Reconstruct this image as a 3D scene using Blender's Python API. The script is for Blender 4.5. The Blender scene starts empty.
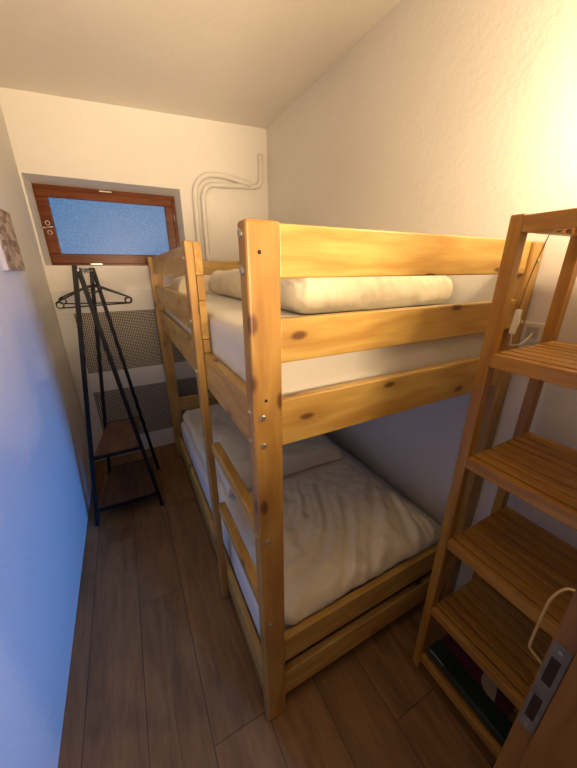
import bpy, bmesh, math, random
from mathutils import Vector, Matrix, noise
random.seed(7)
scn=bpy.context.scene
C=scn.collection
PI=math.pi
# ------------------------------------------------------------------ materials
def newmat(name):
    m=bpy.data.materials.new(name); m.use_nodes=True
    nt=m.node_tree; b=nt.nodes['Principled BSDF']
    return m,nt,b
def N(nt,t,**k):
    n=nt.nodes.new(t)
    for a,v in k.items(): setattr(n,a,v)
    return n
def ramp(nt,fac,stops):
    r=N(nt,'ShaderNodeValToRGB'); e=r.color_ramp.elements
    while len(e)<len(stops): e.new(.5)
    for i,(p,c) in enumerate(stops): e[i].position=p; e[i].color=(*c,1)
    nt.links.new(fac,r.inputs[0]); return r.outputs[0]
def mix(nt,fac,a,b,mode='MIX'):
    m=N(nt,'ShaderNodeMix',data_type='RGBA',blend_type=mode)
    if isinstance(fac,(int,float)): m.inputs[0].default_value=fac
    else: nt.links.new(fac,m.inputs[0])
    for s,i in ((a,6),(b,7)):
        if isinstance(s,tuple): m.inputs[i].default_value=(*s,1)
        else: nt.links.new(s,m.inputs[i])
    return m.outputs[2]
def math_(nt,op,a,b=None,c=None):
    m=N(nt,'ShaderNodeMath',operation=op)
    for i,s in enumerate((a,b,c)):
        if s is None: continue
        if isinstance(s,(int,float)): m.inputs[i].default_value=s
        else: nt.links.new(s,m.inputs[i])
    return m.outputs[0]
def coords(nt,scale=(1,1,1),rnd=0,src='Object',loc=(0,0,0)):
    tc=N(nt,'ShaderNodeTexCoord'); out=tc.outputs[src]
    if rnd:
        oi=N(nt,'ShaderNodeObjectInfo'); v=N(nt,'ShaderNodeVectorMath',operation='MULTIPLY_ADD')
        cb=N(nt,'ShaderNodeCombineXYZ')
        for i in range(3): nt.links.new(oi.outputs['Random'],cb.inputs[i])
        nt.links.new(cb.outputs[0],v.inputs[0]); v.inputs[1].default_value=(rnd,rnd*1.7,rnd*2.3); nt.links.new(out,v.inputs[2]); out=v.outputs[0]
    mp=N(nt,'ShaderNodeMapping'); mp.inputs['Scale'].default_value=scale; mp.inputs['Location'].default_value=loc
    nt.links.new(out,mp.inputs[0]); return mp.outputs[0]
def bump(nt,b,h,strength=.2,dist=.01):
    n=N(nt,'ShaderNodeBump'); n.inputs['Strength'].default_value=strength; n.inputs['Distance'].default_value=dist
    nt.links.new(h,n.inputs['Height']); nt.links.new(n.outputs[0],b.inputs['Normal'])
def tnoise(nt,vec,scale=5,detail=3,rough=.5,dist=0):
    n=N(nt,'ShaderNodeTexNoise'); n.inputs['Scale'].default_value=scale; n.inputs['Detail'].default_value=detail
    n.inputs['Roughness'].default_value=rough; n.inputs['Distortion'].default_value=dist
    nt.links.new(vec,n.inputs['Vector']); return n.outputs['Fac']
def axis_scale(ax,along,across): return tuple(along if i==ax else across for i in range(3))
def wood(name,ax,light,dark,knot=None,rough=.45,rnd=7,knot_amt=.45,wave=13,seed=0):
    m,nt,b=newmat(name)
    v=coords(nt,axis_scale(ax,.16,1),rnd)
    warp=tnoise(nt,v,9,3,.5)
    g=tnoise(nt,v,wave,4,.6,1.6)
    fine=tnoise(nt,coords(nt,axis_scale(ax,.05,1),rnd),160,3,.6)
    g2=math_(nt,'FRACT',math_(nt,'MULTIPLY',warp,5.5))
    ring=math_(nt,'SUBTRACT',1,math_(nt,'ABSOLUTE',math_(nt,'MULTIPLY_ADD',g2,2,-1)))
    fac=math_(nt,'ADD',math_(nt,'MULTIPLY',ring,.38),math_(nt,'ADD',math_(nt,'MULTIPLY',g,.5),math_(nt,'MULTIPLY',fine,.4)))
    col=ramp(nt,fac,[(.3,light),(.62,tuple((a+c)/2 for a,c in zip(light,dark))),(.95,dark)])
    if knot:
        vo=N(nt,'ShaderNodeTexVoronoi',feature='F1',voronoi_dimensions='2D'); vo.inputs['Scale'].default_value=9
        kv=coords(nt,axis_scale(ax,.42,1),rnd); ks=N(nt,'ShaderNodeSeparateXYZ'); nt.links.new(kv,ks.inputs[0])
        kc=N(nt,'ShaderNodeCombineXYZ'); nt.links.new(ks.outputs[ax],kc.inputs[0])
        oth=[q for q in range(3) if q!=ax]; wob=math_(nt,'MULTIPLY',warp,.05)
        nt.links.new(math_(nt,'ADD',math_(nt,'ADD',ks.outputs[oth[0]],ks.outputs[oth[1]]),wob),kc.inputs[1])
        nt.links.new(kc.outputs[0],vo.inputs['Vector'])
        sep=N(nt,'ShaderNodeSeparateColor'); nt.links.new(vo.outputs['Color'],sep.inputs[0])
        on=math_(nt,'GREATER_THAN',sep.outputs[0],knot_amt)
        halo=N(nt,'ShaderNodeMapRange'); nt.links.new(vo.outputs['Distance'],halo.inputs[0]); halo.inputs[1].default_value=.05; halo.inputs[2].default_value=.3; halo.inputs[3].default_value=1; halo.inputs[4].default_value=0
        core=N(nt,'ShaderNodeMapRange'); nt.links.new(vo.outputs['Distance'],core.inputs[0]); core.inputs[1].default_value=.05; core.inputs[2].default_value=.1; core.inputs[3].default_value=1; core.inputs[4].default_value=0
        col=mix(nt,math_(nt,'MULTIPLY',math_(nt,'MULTIPLY',halo.outputs[0],on),.45),col,tuple(.6*a+.4*c for a,c in zip(dark,knot)))
        col=mix(nt,math_(nt,'MULTIPLY',math_(nt,'MULTIPLY',core.outputs[0],on),.85),col,knot)
    nt.links.new(col,b.inputs['Base Color']); b.inputs['Roughness'].default_value=rough
    bump(nt,b,fine,.12,.002); return m
PL,PD,PK=(.58,.39,.115),(.39,.205,.042),(.09,.028,.008)
PINE=[wood('pine_%s'%'xyz'[i],i,PL,PD,PK,.42) for i in range(3)]
PINE[2]=wood('pine_post',2,(.48,.285,.075),(.31,.15,.03),PK,.42)
SL,SD=(.47,.25,.042),(.29,.125,.016)
ACA=[wood('shelf_wood_%s'%'xyz'[i],i,SL,SD,None,.35,wave=22) for i in range(3)]
RACKW=wood('rack_board',1,(.16,.075,.03),(.06,.027,.012),None,.5)
WINW=wood('window_wood',0,(.20,.055,.012),(.09,.02,.005),None,.3)
JAMB=wood('jamb_wood',2,(.26,.125,.026),(.16,.065,.012),None,.4)
def plain(name,col,rough=.5,metal=0,nscale=0,nstr=.1,ndist=.003,vary=.0,emit=None):
    m,nt,b=newmat(name); b.inputs['Roughness'].default_value=rough; b.inputs['Metallic'].default_value=metal
    v=coords(nt); f=tnoise(nt,v,nscale or 20,3)
    c2=tuple(x*(1-vary) for x in col)
    nt.links.new(ramp(nt,f,[(.3,col),(.7,c2)]),b.inputs['Base Color'])
    if nscale: bump(nt,b,f,nstr,ndist)
    if emit: b.inputs['Emission Color'].default_value=(*emit[0],1); b.inputs['Emission Strength'].default_value=emit[1]
    return m
def plaster(name,col,rs=.35):
    m,nt,b=newmat(name); b.inputs['Roughness'].default_value=.85
    v=coords(nt); a=tnoise(nt,v,42,4,.6); c=tnoise(nt,v,9,2,.5); d=tnoise(nt,v,2.2,3,.6)
    nt.links.new(ramp(nt,d,[(.3,col),(.75,tuple(x*.95 for x in col))]),b.inputs['Base Color'])
    bump(nt,b,math_(nt,'ADD',a,math_(nt,'MULTIPLY',c,.7)),rs,.006); return m
WALL=plaster('plaster_wall',(.80,.775,.74)); CEIL=plaster('plaster_ceiling',(.80,.76,.70),.22)
PANEL=plain('painted_panel',(.70,.69,.66),.5,nscale=60,nstr=.05)
METAL=plain('steel',(.55,.53,.5),.3,1); BLACK=plain('black_metal',(.006,.006,.008),.5)
for m_ in (BLACK,): m_.node_tree.nodes['Principled BSDF'].inputs['Specular IOR Level'].default_value=.2
WINW.node_tree.nodes['Principled BSDF'].inputs['Specular IOR Level'].default_value=.2
PLAST=plain('black_plastic',(.01,.01,.012),.35); WHITEP=plain('white_plastic',(.75,.72,.64),.35)
BRASSY=plain('cream_enamel',(.42,.29,.13),.35); HOLE=plain('dark_hole',(.02,.01,.005),.9)
CORD=plain('cord_brown',(.16,.10,.04),.5); PLATE=plain('worn_steel_plate',(.24,.23,.19),.5,.6,nscale=30,vary=.4)
def cloth(name,col,sc=16,st=.35):
    m,nt,b=newmat(name); b.inputs['Roughness'].default_value=.9
    b.inputs['Sheen Weight'].default_value=.15
    v=coords(nt); a=tnoise(nt,v,sc,4,.55,.8); w=tnoise(nt,v,500,2)
    nt.links.new(ramp(nt,a,[(.25,col),(.8,tuple(x*.95 for x in col))]),b.inputs['Base Color'])
    bump(nt,b,math_(nt,'ADD',a,math_(nt,'MULTIPLY',w,.06)),st,.02); return m
LINEN=cloth('linen',(.78,.71,.55)); SHEET=cloth('mattress_sheet',(.72,.70,.66),7,.15)
# floor planks (seams run along Y)
def floor_mat():
    m,nt,b=newmat('floor_planks')
    tc=N(nt,'ShaderNodeTexCoord'); s=N(nt,'ShaderNodeSeparateXYZ'); nt.links.new(tc.outputs['Object'],s.inputs[0])
    t=math_(nt,'DIVIDE',math_(nt,'ADD',s.outputs[0],5.39),.2)
    idx=math_(nt,'FLOOR',t); fr=math_(nt,'FRACT',t)
    wn=N(nt,'ShaderNodeTexWhiteNoise',noise_dimensions='1D'); nt.links.new(idx,wn.inputs['W'])
    ty=math_(nt,'DIVIDE',math_(nt,'ADD',s.outputs[1],math_(nt,'MULTIPLY_ADD',wn.outputs['Value'],1.28,6)),1.28)
    iy=math_(nt,'FLOOR',ty); fy=math_(nt,'FRACT',ty)
    w2=N(nt,'ShaderNodeTexWhiteNoise',noise_dimensions='2D'); cb=N(nt,'ShaderNodeCombineXYZ'); nt.links.new(idx,cb.inputs[0]); nt.links.new(iy,cb.inputs[1]); nt.links.new(cb.outputs[0],w2.inputs['Vector'])
    off=N(nt,'ShaderNodeVectorMath',operation='MULTIPLY_ADD'); cc=N(nt,'ShaderNodeCombineXYZ'); nt.links.new(w2.outputs['Value'],cc.inputs[1]); nt.links.new(w2.outputs['Value'],cc.inputs[0])
    nt.links.new(cc.outputs[0],off.inputs[0]); off.inputs[1].default_value=(13,29,3); nt.links.new(tc.outputs['Object'],off.inputs[2])
    mp=N(nt,'ShaderNodeMapping'); mp.inputs['Scale'].default_value=(1,.12,1); nt.links.new(off.outputs[0],mp.inputs[0])
    g=tnoise(nt,mp.outputs[0],18,5,.65,1.2); fine=tnoise(nt,mp.outputs[0],120,3,.6)
    mp2=N(nt,'ShaderNodeMapping'); mp2.inputs['Scale'].default_value=(1,.35,1); nt.links.new(off.outputs[0],mp2.inputs[0])
    blot=tnoise(nt,mp2.outputs[0],7,3,.6,.6)
    f=math_(nt,'ADD',math_(nt,'MULTIPLY',g,.5),math_(nt,'ADD',math_(nt,'MULTIPLY',blot,.35),math_(nt,'MULTIPLY',fine,.2)))
    col=ramp(nt,f,[(.32,(.08,.038,.014)),(.5,(.20,.102,.036)),(.72,(.31,.165,.062))])
    hs=N(nt,'ShaderNodeHueSaturation'); nt.links.new(col,hs.inputs['Color']); nt.links.new(math_(nt,'MULTIPLY_ADD',w2.outputs['Value'],.35,.8),hs.inputs['Value'])
    sx=math_(nt,'LESS_THAN',math_(nt,'MINIMUM',fr,math_(nt,'SUBTRACT',1,fr)),.009)
    sy=math_(nt,'LESS_THAN',math_(nt,'MINIMUM',fy,math_(nt,'SUBTRACT',1,fy)),.0012)
    seam=math_(nt,'MAXIMUM',sx,sy)
    nt.links.new(mix(nt,math_(nt,'MULTIPLY',seam,.75),hs.outputs[0],(.02,.011,.007)),b.inputs['Base Color'])
    b.inputs['Roughness'].default_value=.48
    bump(nt,b,math_(nt,'SUBTRACT',math_(nt,'MULTIPLY',fine,.3),seam),.15,.003); return m
FLOOR=floor_mat()
def grille_mat():
    m,nt,b=newmat('perforated_grille')
    tc=N(nt,'ShaderNodeTexCoord'); s=N(nt,'ShaderNodeSeparateXYZ'); nt.links.new(tc.outputs['Object'],s.inputs[0])
    k=2*PI/.024
    a=math_(nt,'SINE',math_(nt,'MULTIPLY',math_(nt,'ADD',s.outputs[0],s.outputs[2]),k))
    c=math_(nt,'SINE',math_(nt,'MULTIPLY',math_(nt,'SUBTRACT',s.outputs[0],s.outputs[2]),k))
    h=math_(nt,'MULTIPLY',a,c)
    r=N(nt,'ShaderNodeMapRange'); nt.links.new(h,r.inputs[0]); r.inputs[1].default_value=-.12; r.inputs[2].default_value=.02
    nt.links.new(mix(nt,r.outputs[0],(.66,.60,.48),(.008,.008,.009)),b.inputs['Base Color'])
    b.inputs['Roughness'].default_value=.6; bump(nt,b,math_(nt,'SUBTRACT',1,r.outputs[0]),.5,.003); return m
GRILLE=grille_mat()
def glass_mat():
    m,nt,b=newmat('frosted_window_glass')
    v=coords(nt); vo=N(nt,'ShaderNodeTexVoronoi',feature='F1'); vo.inputs['Scale'].default_value=110; nt.links.new(v,vo.inputs['Vector'])
    n=tnoise(nt,v,90,4,.7); big=tnoise(nt,v,3,2)
    f=math_(nt,'ADD',math_(nt,'MULTIPLY',n,.7),math_(nt,'MULTIPLY',vo.outputs['Distance'],.45))
    col=ramp(nt,f,[(.38,(.022,.14,.40)),(.62,(.038,.21,.50)),(.85,(.10,.34,.72))])
    b.inputs['Base Color'].default_value=(.02,.05,.1,1); b.inputs['Roughness'].default_value=.3
    nt.links.new(col,b.inputs['Emission Color']); b.inputs['Emission Strength'].default_value=GLASS_E  # dusk light coming through the pane is painted as blue emission
    bump(nt,b,n,.4,.004); return m
GLASS_E=.48
GLASS=glass_mat()
def picture_mat():
    m,nt,b=newmat('picture_print'); v=coords(nt,(1,1,1))
    a=tnoise(nt,v,14,5,.7,.5); vo=N(nt,'ShaderNodeTexVoronoi'); vo.inputs['Scale'].default_value=28; nt.links.new(coords(nt,(1,.6,1.4)),vo.inputs['Vector'])
    sp=N(nt,'ShaderNodeSeparateColor'); nt.links.new(vo.outputs['Color'],sp.inputs[0])
    f=math_(nt,'ADD',math_(nt,'MULTIPLY',a,.7),math_(nt,'MULTIPLY',sp.outputs[0],.3))
    nt.links.new(ramp(nt,f,[(.3,(.16,.10,.07)),(.48,(.42,.30,.18)),(.62,(.62,.50,.33)),(.8,(.40,.36,.12))]),b.inputs['Base Color'])
    b.inputs['Roughness'].default_value=.7; return m
PRINT=picture_mat()
# ------------------------------------------------------------------ mesh helpers
def box(bm,x0,x1,y0,y1,z0,z1,bev=0):
    t=bmesh.new(); bmesh.ops.create_cube(t,size=1)
    for v in t.verts: v.co=Vector(((x0+x1)/2+v.co.x*(x1-x0),(y0+y1)/2+v.co.y*(y1-y0),(z0+z1)/2+v.co.z*(z1-z0)))
    if bev: bmesh.ops.bevel(t,geom=t.edges[:],offset=bev,segments=3,affect='EDGES',profile=.5)
    merge(bm,t)
def merge(bm,t):
    me=bpy.data.meshes.new('tmp'); t.to_mesh(me); t.free(); bm.from_mesh(me); bpy.data.meshes.remove(me)
def tube(bm,pts,r,seg=10,closed=False,flat=None):
    pts=[Vector(p) for p in pts]; n=len(pts); rings=[]; up=None
    for i,p in enumerate(pts):
        if closed: d=(pts[(i+1)%n]-pts[i-1]).normalized()
        else: d=((pts[i+1] if i<n-1 else p)-(pts[i-1] if i else p)).normalized()
        if up is None:
            up=Vector((0,0,1)) if abs(d.z)<.9 else Vector((0,1,0))
        a=d.cross(up).normalized(); b_=a.cross(d).normalized(); up=b_
        rr=r[i] if isinstance(r,list) else r
        rings.append([bm.verts.new(p+(a*math.cos(2*PI*k/seg)+b_*math.sin(2*PI*k/seg)*(flat or 1))*rr) for k in range(seg)])
    m=n if closed else n-1
    for i in range(m):
        A=rings[i];B=rings[(i+1)%n]
        for k in range(seg): bm.faces.new((A[k],A[(k+1)%seg],B[(k+1)%seg],B[k]))
    if not closed:
        bm.faces.new(rings[0][::-1]); bm.faces.new(rings[-1])
def smooth_path(pts,n=8):
    pts=[Vector(p) for p in pts]; out=[]
    for i in range(len(pts)-1):
        p0=pts[max(i-1,0)];p1=pts[i];p2=pts[i+1];p3=pts[min(i+2,len(pts)-1)]
        for k in range(n):
            t=k/n
            out.append(.5*((2*p1)+(-p0+p2)*t+(2*p0-5*p1+4*p2-p3)*t*t+(-p0+3*p1-3*p2+p3)*t**3))
    out.append(pts[-1]); return out
def bar(bm,a,b,w,d,wdir=(0,1,0)):
    a=Vector(a);b=Vector(b);ax=(b-a).normalized();w_=Vector(wdir);w_=(w_-ax*w_.dot(ax)).normalized();d_=ax.cross(w_)
    vs=[[bm.verts.new(p+w_*w/2*i+d_*d/2*j) for i,j in((-1,-1),(1,-1),(1,1),(-1,1))] for p in(a,b)]
    for k in range(4): bm.faces.new((vs[0][k],vs[0][(k+1)%4],vs[1][(k+1)%4],vs[1][k]))
    bm.faces.new(vs[0][::-1]);bm.faces.new(vs[1])
def obj(name,bm,mat,parent=None,smooth=False,origin=None):
    bmesh.ops.recalc_face_normals(bm,faces=bm.faces[:])
    me=bpy.data.meshes.new(name); 
    if origin is not None:
        bmesh.ops.translate(bm,verts=bm.verts[:],vec=-Vector(origin))
    bm.to_mesh(me); bm.free()
    o=bpy.data.objects.new(name,me); C.objects.link(o); me.materials.append(mat)
    if origin is not None: o.location=origin
    if smooth:
        for p in me.polygons: p.use_smooth=True
    if parent is not None: adopt(o,parent)
    return o
def world_of(o):
    m=o.matrix_basis.copy()
    while o.parent: o=o.parent; m=o.matrix_basis@m   # parent inverses stay identity
    return m
def adopt(o,parent):   # geometry is authored in room coordinates; store it relative to the parent
    w=world_of(parent)
    o.parent=parent; o.matrix_basis=w.inverted()@o.matrix_basis
def bobj(name,dims,mat,parent=None,bev=.002,origin=None):
    bm=bmesh.new(); box(bm,*dims,bev); return obj(name,bm,mat,parent,origin=origin)
def thing(name,label,cat,loc,group=None):
    o=bpy.data.objects.new(name,None); C.objects.link(o); o.location=loc; o.empty_display_size=.1
    return tag(o,label,cat,group)
def tag(o,label,cat,group=None):
    o['label']=label;o['category']=cat
    if group:o['group']=group
    return o
def struct(o,label=None):
    o['kind']='structure'
    if label:o['label']=label
    return o
# ------------------------------------------------------------------ room
LX,RX,BY,NY=-.66,1.033,2.188,-.498
cz=lambda x:2.553+.042*x
W=.2
struct(bobj('floor',(LX-W,RX+W,-1.9,BY+W,-.06,0),FLOOR,bev=0))
bm=bmesh.new(); v=[]
for x,y,z in [(LX-W,-.62,cz(LX-W)),(RX+W,-.62,cz(RX+W)),(RX+W,BY+W,cz(RX+W)),(LX-W,BY+W,cz(LX-W))]:
    v.append((bm.verts.new((x,y,z)),bm.verts.new((x,y,z+.08))))
bm.faces.new([a[0] for a in v]);bm.faces.new([a[1] for a in v][::-1])
for i in range(4): j=(i+1)%4; bm.faces.new((v[i][0],v[j][0],v[j][1],v[i][1]))
struct(obj('ceiling',bm,CEIL))
HT=2.68
struct(bobj('wall_left',(LX-W,LX,-.62,BY+W,0,HT-.06),WALL,bev=0))
struct(bobj('wall_right',(RX,RX+W,-.62,BY+W,0,HT),WALL,bev=0))
OX0,OX1,OZ0,OZ1=LX+.012,.303,1.568,2.108
bm=bmesh.new()
box(bm,LX,RX,BY,BY+W,0,OZ0);box(bm,LX,RX,BY,BY+W,OZ1,HT-.06);box(bm,OX1,RX,BY,BY+W,OZ0,OZ1);box(bm,LX,OX0,BY,BY+W,OZ0,OZ1)
def wedge(bm,tri0,tri1):
    a=[bm.verts.new(p) for p in tri0];b=[bm.verts.new(p) for p in tri1]
    bm.faces.new(a);bm.faces.new(b[::-1])
    for i in range(3): j=(i+1)%3; bm.faces.new((a[i],b[i],b[j],a[j]))
FY=BY+.15; BX0,BX1,BZ0,BZ1=-.632,.282,1.567,2.086
wedge(bm,[(OX0,BY,OZ1),(OX0,FY,BZ1),(OX0,FY,OZ1)],[(OX1,BY,OZ1),(OX1,FY,BZ1),(OX1,FY,OZ1)])
wedge(bm,[(OX0,BY,OZ0),(BX0,FY,OZ0),(OX0,FY,OZ0)],[(OX0,BY,OZ1),(BX0,FY,OZ1),(OX0,FY,OZ1)])
wedge(bm,[(OX1,BY,OZ0),(BX1,FY,OZ0),(OX1,FY,OZ0)],[(OX1,BY,OZ1),(BX1,FY,OZ1),(OX1,FY,OZ1)])
struct(obj('wall_back',bm,WALL))
OX0,OX1,OZ0,OZ1=BX0,BX1,OZ0,BZ1
bm=bmesh.new()
box(bm,.30,RX,-.62,NY,0,HT);box(bm,LX,.30,-.62,NY,2.08,HT-.06)
struct(obj('wall_front',bm,WALL))
# doorway jamb with keep plate at the right of the opening
dr=struct(bpy.data.objects.new('door_1',None),'wooden door frame at the entrance with a worn strike plate'); C.objects.link(dr); dr.location=(.25,-.55,0)
bobj('door_jamb',(.25,.30,-.62,NY,0,2.08),JAMB,dr,.0015)
bobj('door_stop',(.238,.25,-.62,-.5245,0,2.08),JAMB,dr,.001)
bobj('door_jamb',(LX,LX+.035,-.62,NY,0,2.08),JAMB,dr,.0015)
bobj('door_head',(LX+.035,.25,-.62,NY,2.05,2.08),JAMB,dr,.001)
pl=bobj('strike_plate',(.2485,.2505,-.522,-.5005,.838,1.042),PLATE,dr,.0005)
for z0,z1 in((.957,1.012),(.866,.921)): bobj('bolt_slot',(.2475,.2487,-.516,-.5045,z0,z1),HOLE,pl,0)
bm=bmesh.new(); 
for z in (1.03,.85):
    tube(bm,[(.2470,-.511,z),(.2488,-.511,z)],.003,10)
obj('plate_screw',bm,METAL,pl)
bm=bmesh.new(); tube(bm,smooth_path([(.262,-.500,1.128),(.256,-.489,1.125),(.250,-.481,1.10),(.247,-.480,1.06),(.2465,-.480,1.005),(.248,-.483,.992),(.256,-.500,.975)],6),.0019,10)
h=obj('pull_handle',bm,BRASSY,dr,True); h['label']='pale cream looped handle'
# window
wn=struct(bpy.data.objects.new('window_1',None),'small brown wooden window with frosted glass glowing dusk blue high on the back wall'); C.objects.link(wn); wn.location=(-.17,BY+.16,OZ0)
bm=bmesh.new(); fw=.024
box(bm,OX0+.001,OX1-.001,FY,FY+.07,OZ0+.001,OZ0+fw,.003);box(bm,OX0+.001,OX1-.001,FY,FY+.07,OZ1-fw-.012,OZ1-.001,.003)
box(bm,OX0+.001,OX0+fw,FY,FY+.07,OZ0+fw,OZ1-fw,.003);box(bm,OX1-fw,OX1-.001,FY,FY+.07,OZ0+fw,OZ1-fw,.003)
obj('window_frame',bm,WINW,wn)
gx0,gx1,gz0,gz1=-.557,.196,1.65,2.008
a0,a1,c0,c1=OX0+fw-.014,OX1-fw-.002,OZ0+fw-.008,OZ1-fw-.006
bm=bmesh.new(); SY_=FY-.014
box(bm,a0,a1,SY_,FY+.05,c0,gz0,.004);box(bm,a0,a1,SY_,FY+.05,gz1,c1,.004);box(bm,a0,gx0,SY_,FY+.05,gz0,gz1,.004);box(bm,gx1,a1,SY_,FY+.05,gz0,gz1,.004)
sa=obj('window_sash',bm,WINW,wn)
bobj('window_pane',(gx0-.004,gx1+.004,FY+.01,FY+.016,gz0-.004,gz1+.004),GLASS,sa,0)
bm=bmesh.new(); tube(bm,[(-.603,SY_-.002,1.815),(-.603,SY_-.028,1.815)],.006);tube(bm,[(-.603,SY_-.028,1.815),(-.655+.02,SY_-.03,1.812)],.005)
tube(bm,[(-.603,SY_-.028,1.815),(-.555,SY_-.03,1.822)],[.006,.004])
for z in(1.785,1.845): tube(bm,[(-.593+.012*math.cos(t*PI/6),SY_-.006,z+.014*math.sin(t*PI/6)) for t in range(12)],.003,6,True)
h=obj('window_handle',bm,METAL,sa,True)
for z in(1.70,1.93):
    bm=bmesh.new(); tube(bm,[(a1+.004,SY_-.006,z-.03),(a1+.004,SY_-.006,z+.03)],.006); obj('hinge',bm,METAL,wn,True)
for x,z in((-.2,OZ1-.012),(-.35,OZ0+.012)):
    bobj('catch_plate',(x-.04,x+.04,FY-.003,FY,z-.004,z+.004),METAL,wn,.001)
# painted pipes on back wall
def pipe(pts,r,label):
    bm=bmesh.new(); tube(bm,smooth_path(pts,6),r,12); tag(obj('pipe',bm,PIPE,smooth=True),label,'pipe','painted pipes on the back wall')
PIPE=plain('wall_paint_pipe',(.74,.715,.68),.45,nscale=50,nstr=.1,vary=.04)
yb=BY-.0225
pipe([(.405,yb,1.397),(.405,yb,1.5),(.405,yb,1.75),(.408,yb,2.06),(.425,yb,2.14),(.47,yb,2.195),(.54,yb,2.222),(.66,yb,2.225),(.77,yb-.012,2.205),(.86,yb-.02,2.188)],.0215,'outer wall-painted pipe bending in an arch right of the window')
pipe([(.46,yb,1.397),(.465,yb,1.5),(.466,yb,1.75),(.469,yb,2.03),(.478,yb,2.09),(.505,yb,2.135),(.545,yb,2.155),(.65,yb,2.163),(.8,yb,2.172),(.905,yb,2.18),(.948,yb,2.2),(.962,yb,2.25),(.965,yb,2.41)],.020,'inner wall-painted pipe running level then turning up beside the room corner')
# radiator cover
rc=thing('radiator_cover','white painted radiator cover with perforated panels below the window','radiator cover',(.15,BY-.012,0))
bm=bmesh.new(); py0,py1=BY-.024,BY-.001
Zs=[(.0,.16),(.615,.774),(1.238,1.395)]
cx0,cx1=LX+.003,RX-.03
for z0,z1 in Zs: box(bm,cx0,cx1,py0,py1,z0,z1,.002)
for x0,x1 in((cx0,-.553),(cx1-.11,cx1)):
    for z0,z1 in((.16,.615),(.774,1.238)): box(bm,x0,x1,py0,py1,z0,z1,.002)
obj('cover_panel',bm,PANEL,rc)
for z0,z1 in((.16,.615),(.774,1.238)): bobj('grille',(-.553,cx1-.11,py0+.008,py0+.014,z0,z1),GRILLE,rc,0)
# picture on left wall
pc=thing('wall_canvas','small unframed canvas print in brown tones on the left wall','picture',(LX,1.42,1.535))
bobj('canvas',(LX+.001,LX+.021,1.27,1.565,1.535,1.80),plain('canvas_edge',(.55,.47,.38),.8),pc,.002)
bobj('print',(LX+.0212,LX+.0222,1.272,1.563,1.537,1.798),PRINT,pc,0)
# ------------------------------------------------------------------ bunk bed
H=1.62; PW,PT=.071,.045; YE=1.90; XR0,XR1=.957,1.026
bed=thing('bunk_bed','pine bunk bed with ladder and guard rails along the right wall','bunk bed',(.5,.95,0))
def bolt(parent,p,axis,r=.0075,mat=None,name='bolt',l=.004):
    bm=bmesh.new(); p=Vector(p); d=Vector(axis)
    tube(bm,[p,p-d*l*.6,p-d*l],[r,r,r*.8],14)
    if mat is None: tube(bm,[p-d*l,p-d*(l+.0008)],r*.45,6)
    return obj(name,bm,mat or METAL,parent)
pn=bobj('bed_post',(0,PW,0,PT,0,H),PINE[2],bed,.006)
for x,z in((.020,1.222),(.020,1.150),(.022,.854),(.022,.521)): bolt(pn,(x,0,z),(0,1,0))
for z,r in((1.598,.009),(1.533,.009),(1.231,.006),(1.157,.006),(.86,.005)): bolt(pn,(0,.026,z),(1,0,0),r)
for x,z in((.026,1.565),(.03,1.262)): bolt(pn,(x,.0005,z),(0,1,0),.004,HOLE,'bolt_hole',.0008)
pr_=bobj('bed_post',(XR0,XR1,0,PT,0,H-.005),PINE[2],bed,.005)
for x,z in((1.0,1.56),(1.0,1.36),(1.0,1.2)): bolt(pr_,(x,0,z),(0,1,0))
bobj('bed_post',(-.018,PW-.01,YE,YE+PT,0,H),PINE[2],bed,.005)
bobj('bed_post',(XR0,XR1,YE,YE+PT,0,H),PINE[2],bed,.005)
ER=[(1.518,1.617),(1.340,1.437),(1.130,1.251),(.273,.392),(.085,.207)]
for z0,z1 in ER:
    e0=.008
    bobj('end_rail',(PW,XR0,e0,e0+.026,z0,z1),PINE[0],bed,.004)
for z0,z1 in ((1.50,1.60),(1.31,1.42),(1.130,1.251),(.42,.54),(.085,.207)):
    bobj('end_rail',(PW-.01,XR0,YE+.012,YE+.038,z0,z1),PINE[0],bed,.004)
SX0,SX1=.008,.033
bobj('side_rail',(SX0,SX1,PT,YE,1.126,1.258),PINE[1],bed,.003)
bobj('side_rail',(SX0,SX1,PT,YE,.085,.207),PINE[1],bed,.003)
bobj('side_rail',(XR1-.032,XR1-.006,PT,YE,1.126,1.258),PINE[1],bed,.003)
bobj('side_rail',(XR1-.032,XR1-.006,PT,YE,.085,.207),PINE[1],bed,.003)
LY0,LY1=.492,.545
for z0,z1 in((1.518,1.618),(1.308,1.437)): bobj('guard_rail',(SX0,SX1,LY0+.001,YE+.02,z0,z1),PINE[1],bed,.003)
for z0,z1 in((1.4385,1.5165),(1.2595,1.3065)): bobj('spacer_block',(SX0+.001,SX1,LY0+.001,LY1,z0,z1),PINE[2],bed,.002)
lp=bobj('ladder_post',(-.019,.0075,LY0,LY1,.03,H),PINE[2],bed,.004)
for z in(1.57,1.37,1.19,.15): bolt(lp,(-.019,.52,z),(1,0,0),.006)
for z0,z1 in((.852,.897),(.557,.602)): bobj('rung',(-.006,.03,PT,LY0+.03,z0,z1) if False else (-.0,.032,PT,LY0,z0,z1),PINE[1],bed,.004)
for zb in(1.150,.150):
    bm=bmesh.new()
    for i in range(12): y=.14+i*.15; box(bm,SX1-.0,XR1-.033,y,y+.07,zb,zb+.018,.002)
    box(bm,SX1,SX1+.02,PT,YE,zb-.022,zb,0);box(bm,XR1-.052,XR1-.032,PT,YE,zb-.022,zb,0)
    obj('slat_base',bm,PINE[0],bed)
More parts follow.
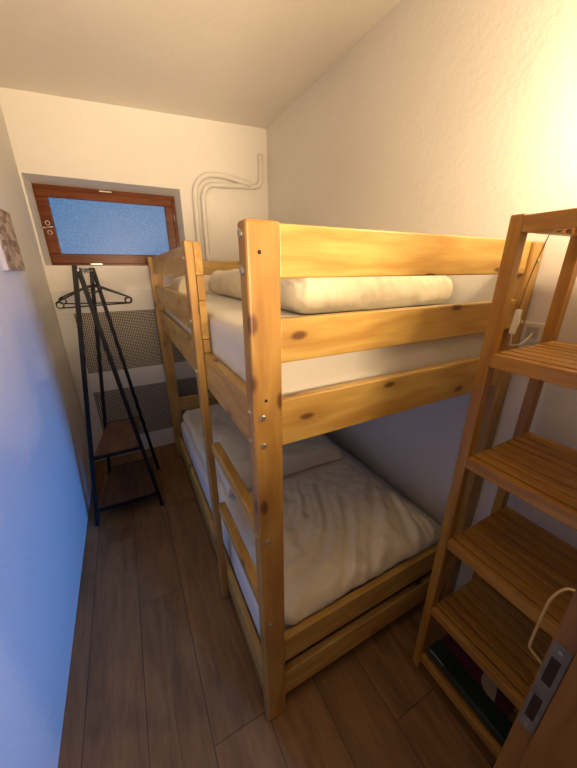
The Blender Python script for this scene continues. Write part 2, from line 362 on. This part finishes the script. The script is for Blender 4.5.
# ------------------------------------------------------------------ bedding
def soft(name,x0,x1,y0,y1,z0,z1,r,mat,amp=.006,fr=3,nx=60,ny=90,nz=8,seed=0,ripple=None,pinch=0,crown=0):
    """closed rounded block / pillow displaced by noise"""
    bm=bmesh.new(); bmesh.ops.create_cube(bm,size=2)
    bm.free(); bm=bmesh.new()
    # build 6-sided gridded cube
    def sgrid(f,nu,nv):
        g=[[bm.verts.new(f(-1+2*i/nu,-1+2*j/nv)) for j in range(nv+1)] for i in range(nu+1)]
        for i in range(nu):
            for j in range(nv): bm.faces.new((g[i][j],g[i+1][j],g[i+1][j+1],g[i][j+1]))
    sgrid(lambda u,v:(u,v,1),nx,ny);sgrid(lambda u,v:(u,v,-1),nx,ny)
    sgrid(lambda u,v:(u,1,v),nx,nz);sgrid(lambda u,v:(u,-1,v),nx,nz)
    sgrid(lambda u,v:(1,u,v),ny,nz);sgrid(lambda u,v:(-1,u,v),ny,nz)
    bmesh.ops.remove_doubles(bm,verts=bm.verts[:],dist=1e-5)
    hx,hy,hz=(x1-x0)/2,(y1-y0)/2,(z1-z0)/2; cx,cy,cz_=(x0+x1)/2,(y0+y1)/2,(z0+z1)/2
    for v in bm.verts:
        u,w,t=v.co
        if pinch:
            th=(max(0,1-abs(u)**pinch)*max(0,1-abs(w)**pinch))**.45
            k=.05*(1-abs(w)**2)*abs(u)**4; k2=.05*(1-abs(u)**2)*abs(w)**4
            X=cx+u*hx*(1-k);Y=cy+w*hy*(1-k2)
            Z=z0+.004+hz*.35*(1-th)*0+ (t+1)/2*(2*hz)*(.10+.90*th)
            if t<0 or (t<1): Z=z0+(t+1)/2*(2*hz)*(.10+.90*th)+(1-th)*hz*.25
            Z=z0+(t+1)/2*(2*hz)*(.12+.88*th)+(1-th)*hz*.12
        else:
            X,Y,Z=cx+u*hx,cy+w*hy,cz_+t*hz
            # rounded edges: clamp to inner box then push out by r
            q=Vector((min(max(X,x0+r),x1-r),min(max(Y,y0+r),y1-r),min(max(Z,z0+min(r,hz)),z1-min(r,hz))))
            d=Vector((X,Y,Z))-q
            if d.length>1e-6:
                rz=min(r,hz); m=max(abs(d.x)/r,abs(d.y)/r,abs(d.z)/rz); dn=Vector((d.x/r,d.y/r,d.z/rz)); L=dn.length
                s=m/L; X,Y,Z=q.x+d.x*s,q.y+d.y*s,q.z+d.z*s
            if crown: Z+=crown*(1-u*u)*(1-w*w)*(t+1)/2
        p=Vector((X,Y,Z)); 
        n1=noise.fractal(Vector((X*fr+seed,Y*fr,Z*fr*1.5)),.8,2.1,3)
        n2=noise.fractal(Vector((X*fr*3+seed,Y*fr*3,Z*fr*3)),.8,2.1,3)
        top=(t+1)/2
        dz=amp*(n1+.5*n2)*top
        if ripple: dz+=ripple(u,w,X,Y)*top
        if t>-1 and not pinch: 
            X+=amp*.5*n2*(1 if abs(u)>.95 else 0); Y+=amp*.5*n2*(1 if abs(w)>.95 else 0)
        v.co=(X,Y,Z+dz)
    o=obj(name,bm,mat,None,True,origin=(cx,cy,z0)); return o
tag(soft('mattress',SX1+.006,XR0+.05,.048,1.885,1.1695,1.392,.035,SHEET,.003,2.5),'white mattress of the top bunk under a fitted sheet','mattress')
tag(soft('mattress',SX1+.006,XR0+.05,.048,1.885,.1695,.352,.035,SHEET,.003,2.5,seed=4),'white mattress of the bottom bunk under the puffy duvet','mattress')
# duvet on lower bunk: puffed at the near end with creases running along the bed
def lowrip(u,w,X,Y):
    near=max(0,min(1,(-w-.25)/.75))
    f=max(0,1-abs(u)**6)
    ph=(X-Y)*44+2.0*math.sin((X+Y)*7)+1.5*math.sin(X*15)
    return f*near*(.009*math.sin(ph)+.006*math.sin(ph*1.9+Y*6+1))+.055*f*math.exp(-((w+.74)/.30)**2)
def lowduvet():
    o=soft('duvet',.060,.875,.047,1.86,.355,.45,.04,LINEN,.014,4.5,90,140,10,seed=2,ripple=lowrip)
    for v in o.data.vertices:      # the near edge sags out over the end rail
        wy=v.co.y+o.location.y; wz=v.co.z+o.location.z
        wx=v.co.x+o.location.x; fx=max(0,min(1,(wx-.085)/.03))
        if wz>.396 and wy<.136: v.co.y-=.026*fx*max(0,1-(wy-.036)/.10)**1.5*min(1,(wz-.396)/.012)
    return o
tag(lowduvet(),'cream duvet puffed up over the bottom bunk mattress','duvet')
def prip(u,w,X,Y): 
    return .006*math.sin(Y*38+X*16+1.5*math.sin(X*11))*(1-abs(w)**4)*abs(w)**.5
pz=.468
tag(soft('pillow',.085,.80,.66,1.22,pz,pz+.105,.04,LINEN,.006,6,60,50,6,seed=9,ripple=prip,pinch=9),'flat cream pillow lying on the duvet of the bottom bunk','pillow')
def urip(u,w,X,Y):
    e=max(0,(-w-.7)/.3)
    return (.010*math.sin(X*34+2*math.sin(X*13)+Y*9)+.006*math.sin(X*85+3*math.sin(X*21)))*e-.02*e*max(0,(X-.6)/.4)+.07*math.exp(-((X-.335)/.05)**2-((Y-.80)/.07)**2)
tag(soft('duvet',.27,1.028,.275,1.42,1.392,1.530,.06,LINEN,.015,4.2,90,110,12,seed=12,ripple=urip),'cream duvet folded thick on the top bunk mattress','duvet')
tag(soft('pillow',.09,.62,1.47,1.87,1.393,1.50,.04,LINEN,.006,6,50,40,6,seed=21,pinch=6),'plump white pillow at the far end of the top bunk','pillow')
# turned-up corner of the folded duvet
# ------------------------------------------------------------------ slatted shelving unit
SXF,SXB=.609,.945; SY1=-.106; SY0=-.484; SH=1.65; PY=.030
su=thing('shelving_unit','slatted orange-brown wooden shelving unit standing beside the bed end','shelving unit',((SXF+SXB)/2,(SY0+SY1)/2,0))
for x0,x1 in((SXF,SXF+.032),(SXB-.034,SXB)):
    for y0,y1 in((SY1-PY,SY1),(SY0,SY0+PY)):
        bobj('shelf_post',(x0,x1,y0,y1,0,SH),ACA[2],su,.003)
SYa,SYb=SY0+PY,SY1-PY
def shelf(z,topmost=False):
    h_=.036
    bm=bmesh.new(); xa=SXF+.024; xb=SXB-.024; n=7; pw=(xb-xa)/n
    for i in range(n): g_=.006 if topmost else .004; box(bm,xa+i*pw+g_,xa+(i+1)*pw-g_,SYa-.0,SYb,z-.012,z+.002,.002)
    for y0,y1 in((SYa,SYa+.02),(SYb-.02,SYb)): box(bm,xa-.002,xb+.002,y0,y1,z-.034,z-.0125,.001)
    f=obj('shelf',bm,ACA[1],su)
    for x0,x1,nm in((SXF+.001,SXF+.022,'front_rail'),(SXB-.022,SXB-.001,'back_rail')): bobj(nm,(x0,x1,SYa,SYb,z-h_,z),ACA[1],f,.002)
for z in(1.328,1.013,.693,.364,.085): shelf(z)
shelf(SH-.003,True)
for y0,y1 in((SY1-PY+.004,SY1-.004),(SY0+.004,SY0+PY-.004)):
    bobj('side_rail',(SXF+.032,SXB-.034,y0,y1,SH-.034,SH-.002),ACA[0],su,.002)
# things on the bottom shelf
zb=.0875
bk=thing('book','dark green and blue hardback lying on the bottom shelf front edge','book',(.672,-.28,zb))
bobj('cover',(.634,.70,-.44,-.142,zb,zb+.032),plain('book_dark',(.012,.035,.028),.4,nscale=6,vary=.5),bk,.002)
bobj('spine_stripe',(.636,.638,-.21,-.15,zb+.0322,zb+.0328),WHITEP,bk,0)
tag(bobj('book',(.704,.80,-.40,-.145,zb,zb+.026),plain('book_purple',(.10,.018,.05),.4,nscale=8,vary=.5),None,.002,origin=(.752,-.27,zb)),'dark purple book lying behind the green one on the bottom shelf','book')
bm=bmesh.new(); ct=[(.765,-.36)]
vs=[(.752+.05*math.cos(a),-.345+.05*math.sin(a)) for a in [math.radians(d) for d in range(20,201,12)]]
lo=[bm.verts.new((x,y,zb+.0265)) for x,y in vs];hi=[bm.verts.new((x,y,zb+.0285)) for x,y in vs]
bm.faces.new(lo[::-1]);bm.faces.new(hi)
for i in range(len(lo)): j=(i+1)%len(lo); bm.faces.new((lo[i],lo[j],hi[j],hi[i]))
tag(obj('paper_card',bm,plain('card_cream',(.42,.33,.2),.7),origin=(.752,-.33,zb+.0265)),'cream half-round card lying on the purple book','card')
# ------------------------------------------------------------------ lamp on top of the unit, with cord and in-line switch
LP=Vector((.77,-.31,SH))
lm=thing('table_lamp','small warm lamp on top of the shelving unit with its cord hanging down','lamp',LP)
bm=bmesh.new(); tube(bm,[LP+Vector((0,0,.0)),LP+Vector((0,0,.012)),LP+Vector((0,0,.02))],[.06,.06,.02],24); obj('lamp_base',bm,WHITEP,lm)
bm=bmesh.new(); tube(bm,[LP+Vector((0,0,.018)),LP+Vector((0,0,.19))],.007); obj('lamp_stem',bm,METAL,lm)
BULB=LP+Vector((0,0,.24))
bm=bmesh.new(); bmesh.ops.create_uvsphere(bm,u_segments=20,v_segments=12,radius=.034,matrix=Matrix.Translation(BULB))
obj('bulb',bm,plain('bulb_glow',(1,.8,.5),.4,emit=((1,.62,.26),18)),lm,True)
cp=[LP+Vector((.0,.04,.008)),(.83,-.15,SH+.01),(.838,-.097,SH+.004),(.838,-.088,1.62),(.822,-.082,1.55),(.806,-.08,1.48),(.798,-.08,1.425)]
bm=bmesh.new(); tube(bm,smooth_path(cp,6),.0014,8); obj('lamp_cord',bm,CORD,lm,True)
bm=bmesh.new(); tube(bm,smooth_path([(.794,-.08,1.35),(.81,-.075,1.325),(.84,-.06,1.31),(.93,-.045,1.30),(1.0,-.035,1.315),(1.02,-.03,1.325)],6),.0022,8); obj('lamp_cord',bm,WHITEP,lm,True)['label']='white lower cord'
bm=bmesh.new(); box(bm,-.008,.008,-.007,.007,-.036,.036,.004); box(bm,-.004,.004,-.010,-.006,-.012,.012,.001)
sw=obj('cord_switch',bm,WHITEP,None); sw.location=(.797,-.08,1.388); sw.rotation_euler=(0,.12,0); adopt(sw,lm); sw['label']='white in-line switch'
# wall socket
sk=thing('wall_socket','white wall socket low behind the cord switch','socket',(RX,-.03,1.325))
bobj('socket_plate',(RX-.009,RX-.0005,-.062,.004,1.295,1.36),WHITEP,sk,.003)
bobj('socket_well',(RX-.0100,RX-.0092,-.048,-.010,1.308,1.346),plain('socket_inner',(.5,.47,.4),.5),sk,0)
# ------------------------------------------------------------------ coat rack
cr=thing('clothes_rack','black metal clothes rack with two wooden shelves under the window','clothes rack',(-.4,1.57,0))
FYR,RYR=1.345,1.80
apF=Vector((-.394,FYR,1.555)); apR=Vector((-.352,RYR,1.548))
legs=[((-.398,FYR-.008,1.558),(-.600,FYR,0)),((-.388,FYR+.010,1.545),(-.208,FYR,0)),((-.358,RYR-.008,1.55),(-.535,RYR,0)),((-.352,RYR+.010,1.548),(-.188,RYR,0))]
for a,b_ in legs:
    bm=bmesh.new(); bar(bm,a,b_,.018,.022); obj('leg',bm,BLACK,cr)
bm=bmesh.new(); tube(bm,[(-.392,FYR-.01,1.538),(-.354,RYR+.01,1.535)],.009,12); obj('hanging_bar',bm,METAL,cr)['label']='silver hanging bar'
def legx(l,z): a,b_=legs[l]; t=(a[2]-z)/a[2]; return a[0]+(b_[0]-a[0])*t
for z,x0s in((.492,0),(.12,0)):
    f0,f1=legx(0,z)+.012,legx(1,z)-.012; r0,r1=legx(2,z)+.012,legx(3,z)-.012
    bm=bmesh.new()
    P=[(f0,FYR+.005),(f1,FYR+.005),(r1,RYR-.005),(r0,RYR-.005)]
    lo=[bm.verts.new((x,y,z-.014)) for x,y in P];hi=[bm.verts.new((x,y,z)) for x,y in P]
    bm.faces.new(lo[::-1]);bm.faces.new(hi)
    for i in range(4): j=(i+1)%4; bm.faces.new((lo[i],lo[j],hi[j],hi[i]))
    s_=obj('rack_shelf',bm,RACKW,cr)
    bm=bmesh.new(); bar(bm,(f0-.006,FYR-.004,z-.010),(f1+.006,FYR-.004,z-.010),.014,.018); obj('crossbar',bm,BLACK,s_)
    bm=bmesh.new(); bar(bm,(r0-.006,RYR+.004,z-.010),(r1+.006,RYR+.004,z-.010),.014,.018)
    obj('crossbar',bm,BLACK,s_)
# hangers
def hanger(name,loc,rot,label):
    r=thing(name,label,'clothes hanger',loc,'black hangers on the rack')
    r.rotation_euler=(0,rot[0],rot[1])
    bm=bmesh.new()
    hk=[(.0+.022*math.sin(a),0,-.022*math.cos(a)*-1-.022+.012) for a in []]
    # hook centred on the rail; body hangs below
    pts=[]
    for k in range(13):
        a=math.radians(200-k*20); pts.append((.017*math.cos(a),0,-.004+.017*math.sin(a)))
    pts+= [(.004,0,-.035),(0,0,-.055),(0,0,-.075)]
    tube(bm,smooth_path([p for p in pts],2),.0028,8)
    h=obj('hook',bm,PLAST,None,True); h.parent=r
    bm=bmesh.new(); z0=-.075; w=.185; zl=-.145; zb_=-.178
    tube(bm,[(0,0,z0),(-.03,0,z0-.006),(-w+.01,0,zl),(-w,0,zl-.01)],.0042,8)
    tube(bm,[(0,0,z0),(.03,0,z0-.006),(w-.01,0,zl),(w,0,zl-.01)],.0042,8)
    tube(bm,[(-w+.02,0,zb_),(w-.02,0,zb_)],.0038,8)
    tube(bm,[(-.045,0,z0-.016),(.0,0,z0-.04),(.045,0,z0-.016)],.003,8)
    for s in(-1,1):
        tube(bm,[(s*(w-.018)+.017*math.cos(t*PI/8),0,zl-.018+.016*math.sin(t*PI/8)) for t in range(16)],.0036,6,True)
    b_=obj('hanger_body',bm,PLAST,None,True); b_.parent=r
    return r
hanger('clothes_hanger',(-.358,1.50,1.527),(-.03,.03),'black plastic hanger on the rack, the nearer of the two')
hanger('clothes_hanger',(-.352,1.62,1.530),(.02,-.03),'black plastic hanger on the rack, nearer the window')
# ------------------------------------------------------------------ lights
L=bpy.data.lights.new('lamp_light','POINT'); L.energy=16.5; L.color=(1,.74,.44); L.shadow_soft_size=.04
lo=bpy.data.objects.new('lamp_light',L); C.objects.link(lo); lo.location=BULB+Vector((0,0,.0)); 
for o in bpy.data.objects:
    if o.name.startswith('bulb'): o.visible_shadow=True
lo.location=BULB+Vector((-.0,.0,.05))
def area(name,loc,target,sx,sy,energy,color):
    l=bpy.data.lights.new(name,'AREA'); l.shape='RECTANGLE'; l.size=sx; l.size_y=sy; l.energy=energy; l.color=color
    o=bpy.data.objects.new(name,l); C.objects.link(o); o.location=loc
    o.rotation_euler=(Vector(target)-Vector(loc)).to_track_quat('-Z','Y').to_euler(); return o
area('blue_fill',(1.29,-3.2,.75),(-.66,1.6,.55),.14,.9,10,(.035,.30,1)).data.spread=math.radians(40)      # added blue fill behind the camera, assumed source of the left wall's blue cast
area('warm_fill',(-.1,-1.7,1.5),(.15,1.9,2.75),.4,.4,10.5,(1,.72,.43)).data.spread=math.radians(66)  # added warm fill behind the camera, tilted up to brighten the ceiling
w=bpy.data.worlds.new('world'); scn.world=w; w.use_nodes=True
bg=w.node_tree.nodes['Background']; bg.inputs[0].default_value=(1,.62,.30,1); bg.inputs[1].default_value=.2
# ------------------------------------------------------------------ camera
cam=bpy.data.cameras.new('camera'); co=bpy.data.objects.new('camera',cam); C.objects.link(co)
cf,cp_=305.637,(-.2128,-.5734,1.534); yaw,pit,rol=-.48045,-.35766,-.00385
f=Vector((-math.sin(yaw)*math.cos(pit),math.cos(yaw)*math.cos(pit),math.sin(pit)))
rt=Vector((math.cos(yaw),math.sin(yaw),0)); up=rt.cross(f)
r2=rt*math.cos(rol)+up*math.sin(rol); u2=-rt*math.sin(rol)+up*math.cos(rol)
co.matrix_world=Matrix(((r2.x,u2.x,-f.x,cp_[0]),(r2.y,u2.y,-f.y,cp_[1]),(r2.z,u2.z,-f.z,cp_[2]),(0,0,0,1)))
cam.sensor_fit='HORIZONTAL'; cam.sensor_width=36; cam.lens=cf/577*36; cam.clip_start=.01
scn.camera=co
vs_=scn.view_settings; vs_.view_transform='Standard'; vs_.look='None'; vs_.exposure=.5; vs_.gamma=1; vs_.use_curve_mapping=False
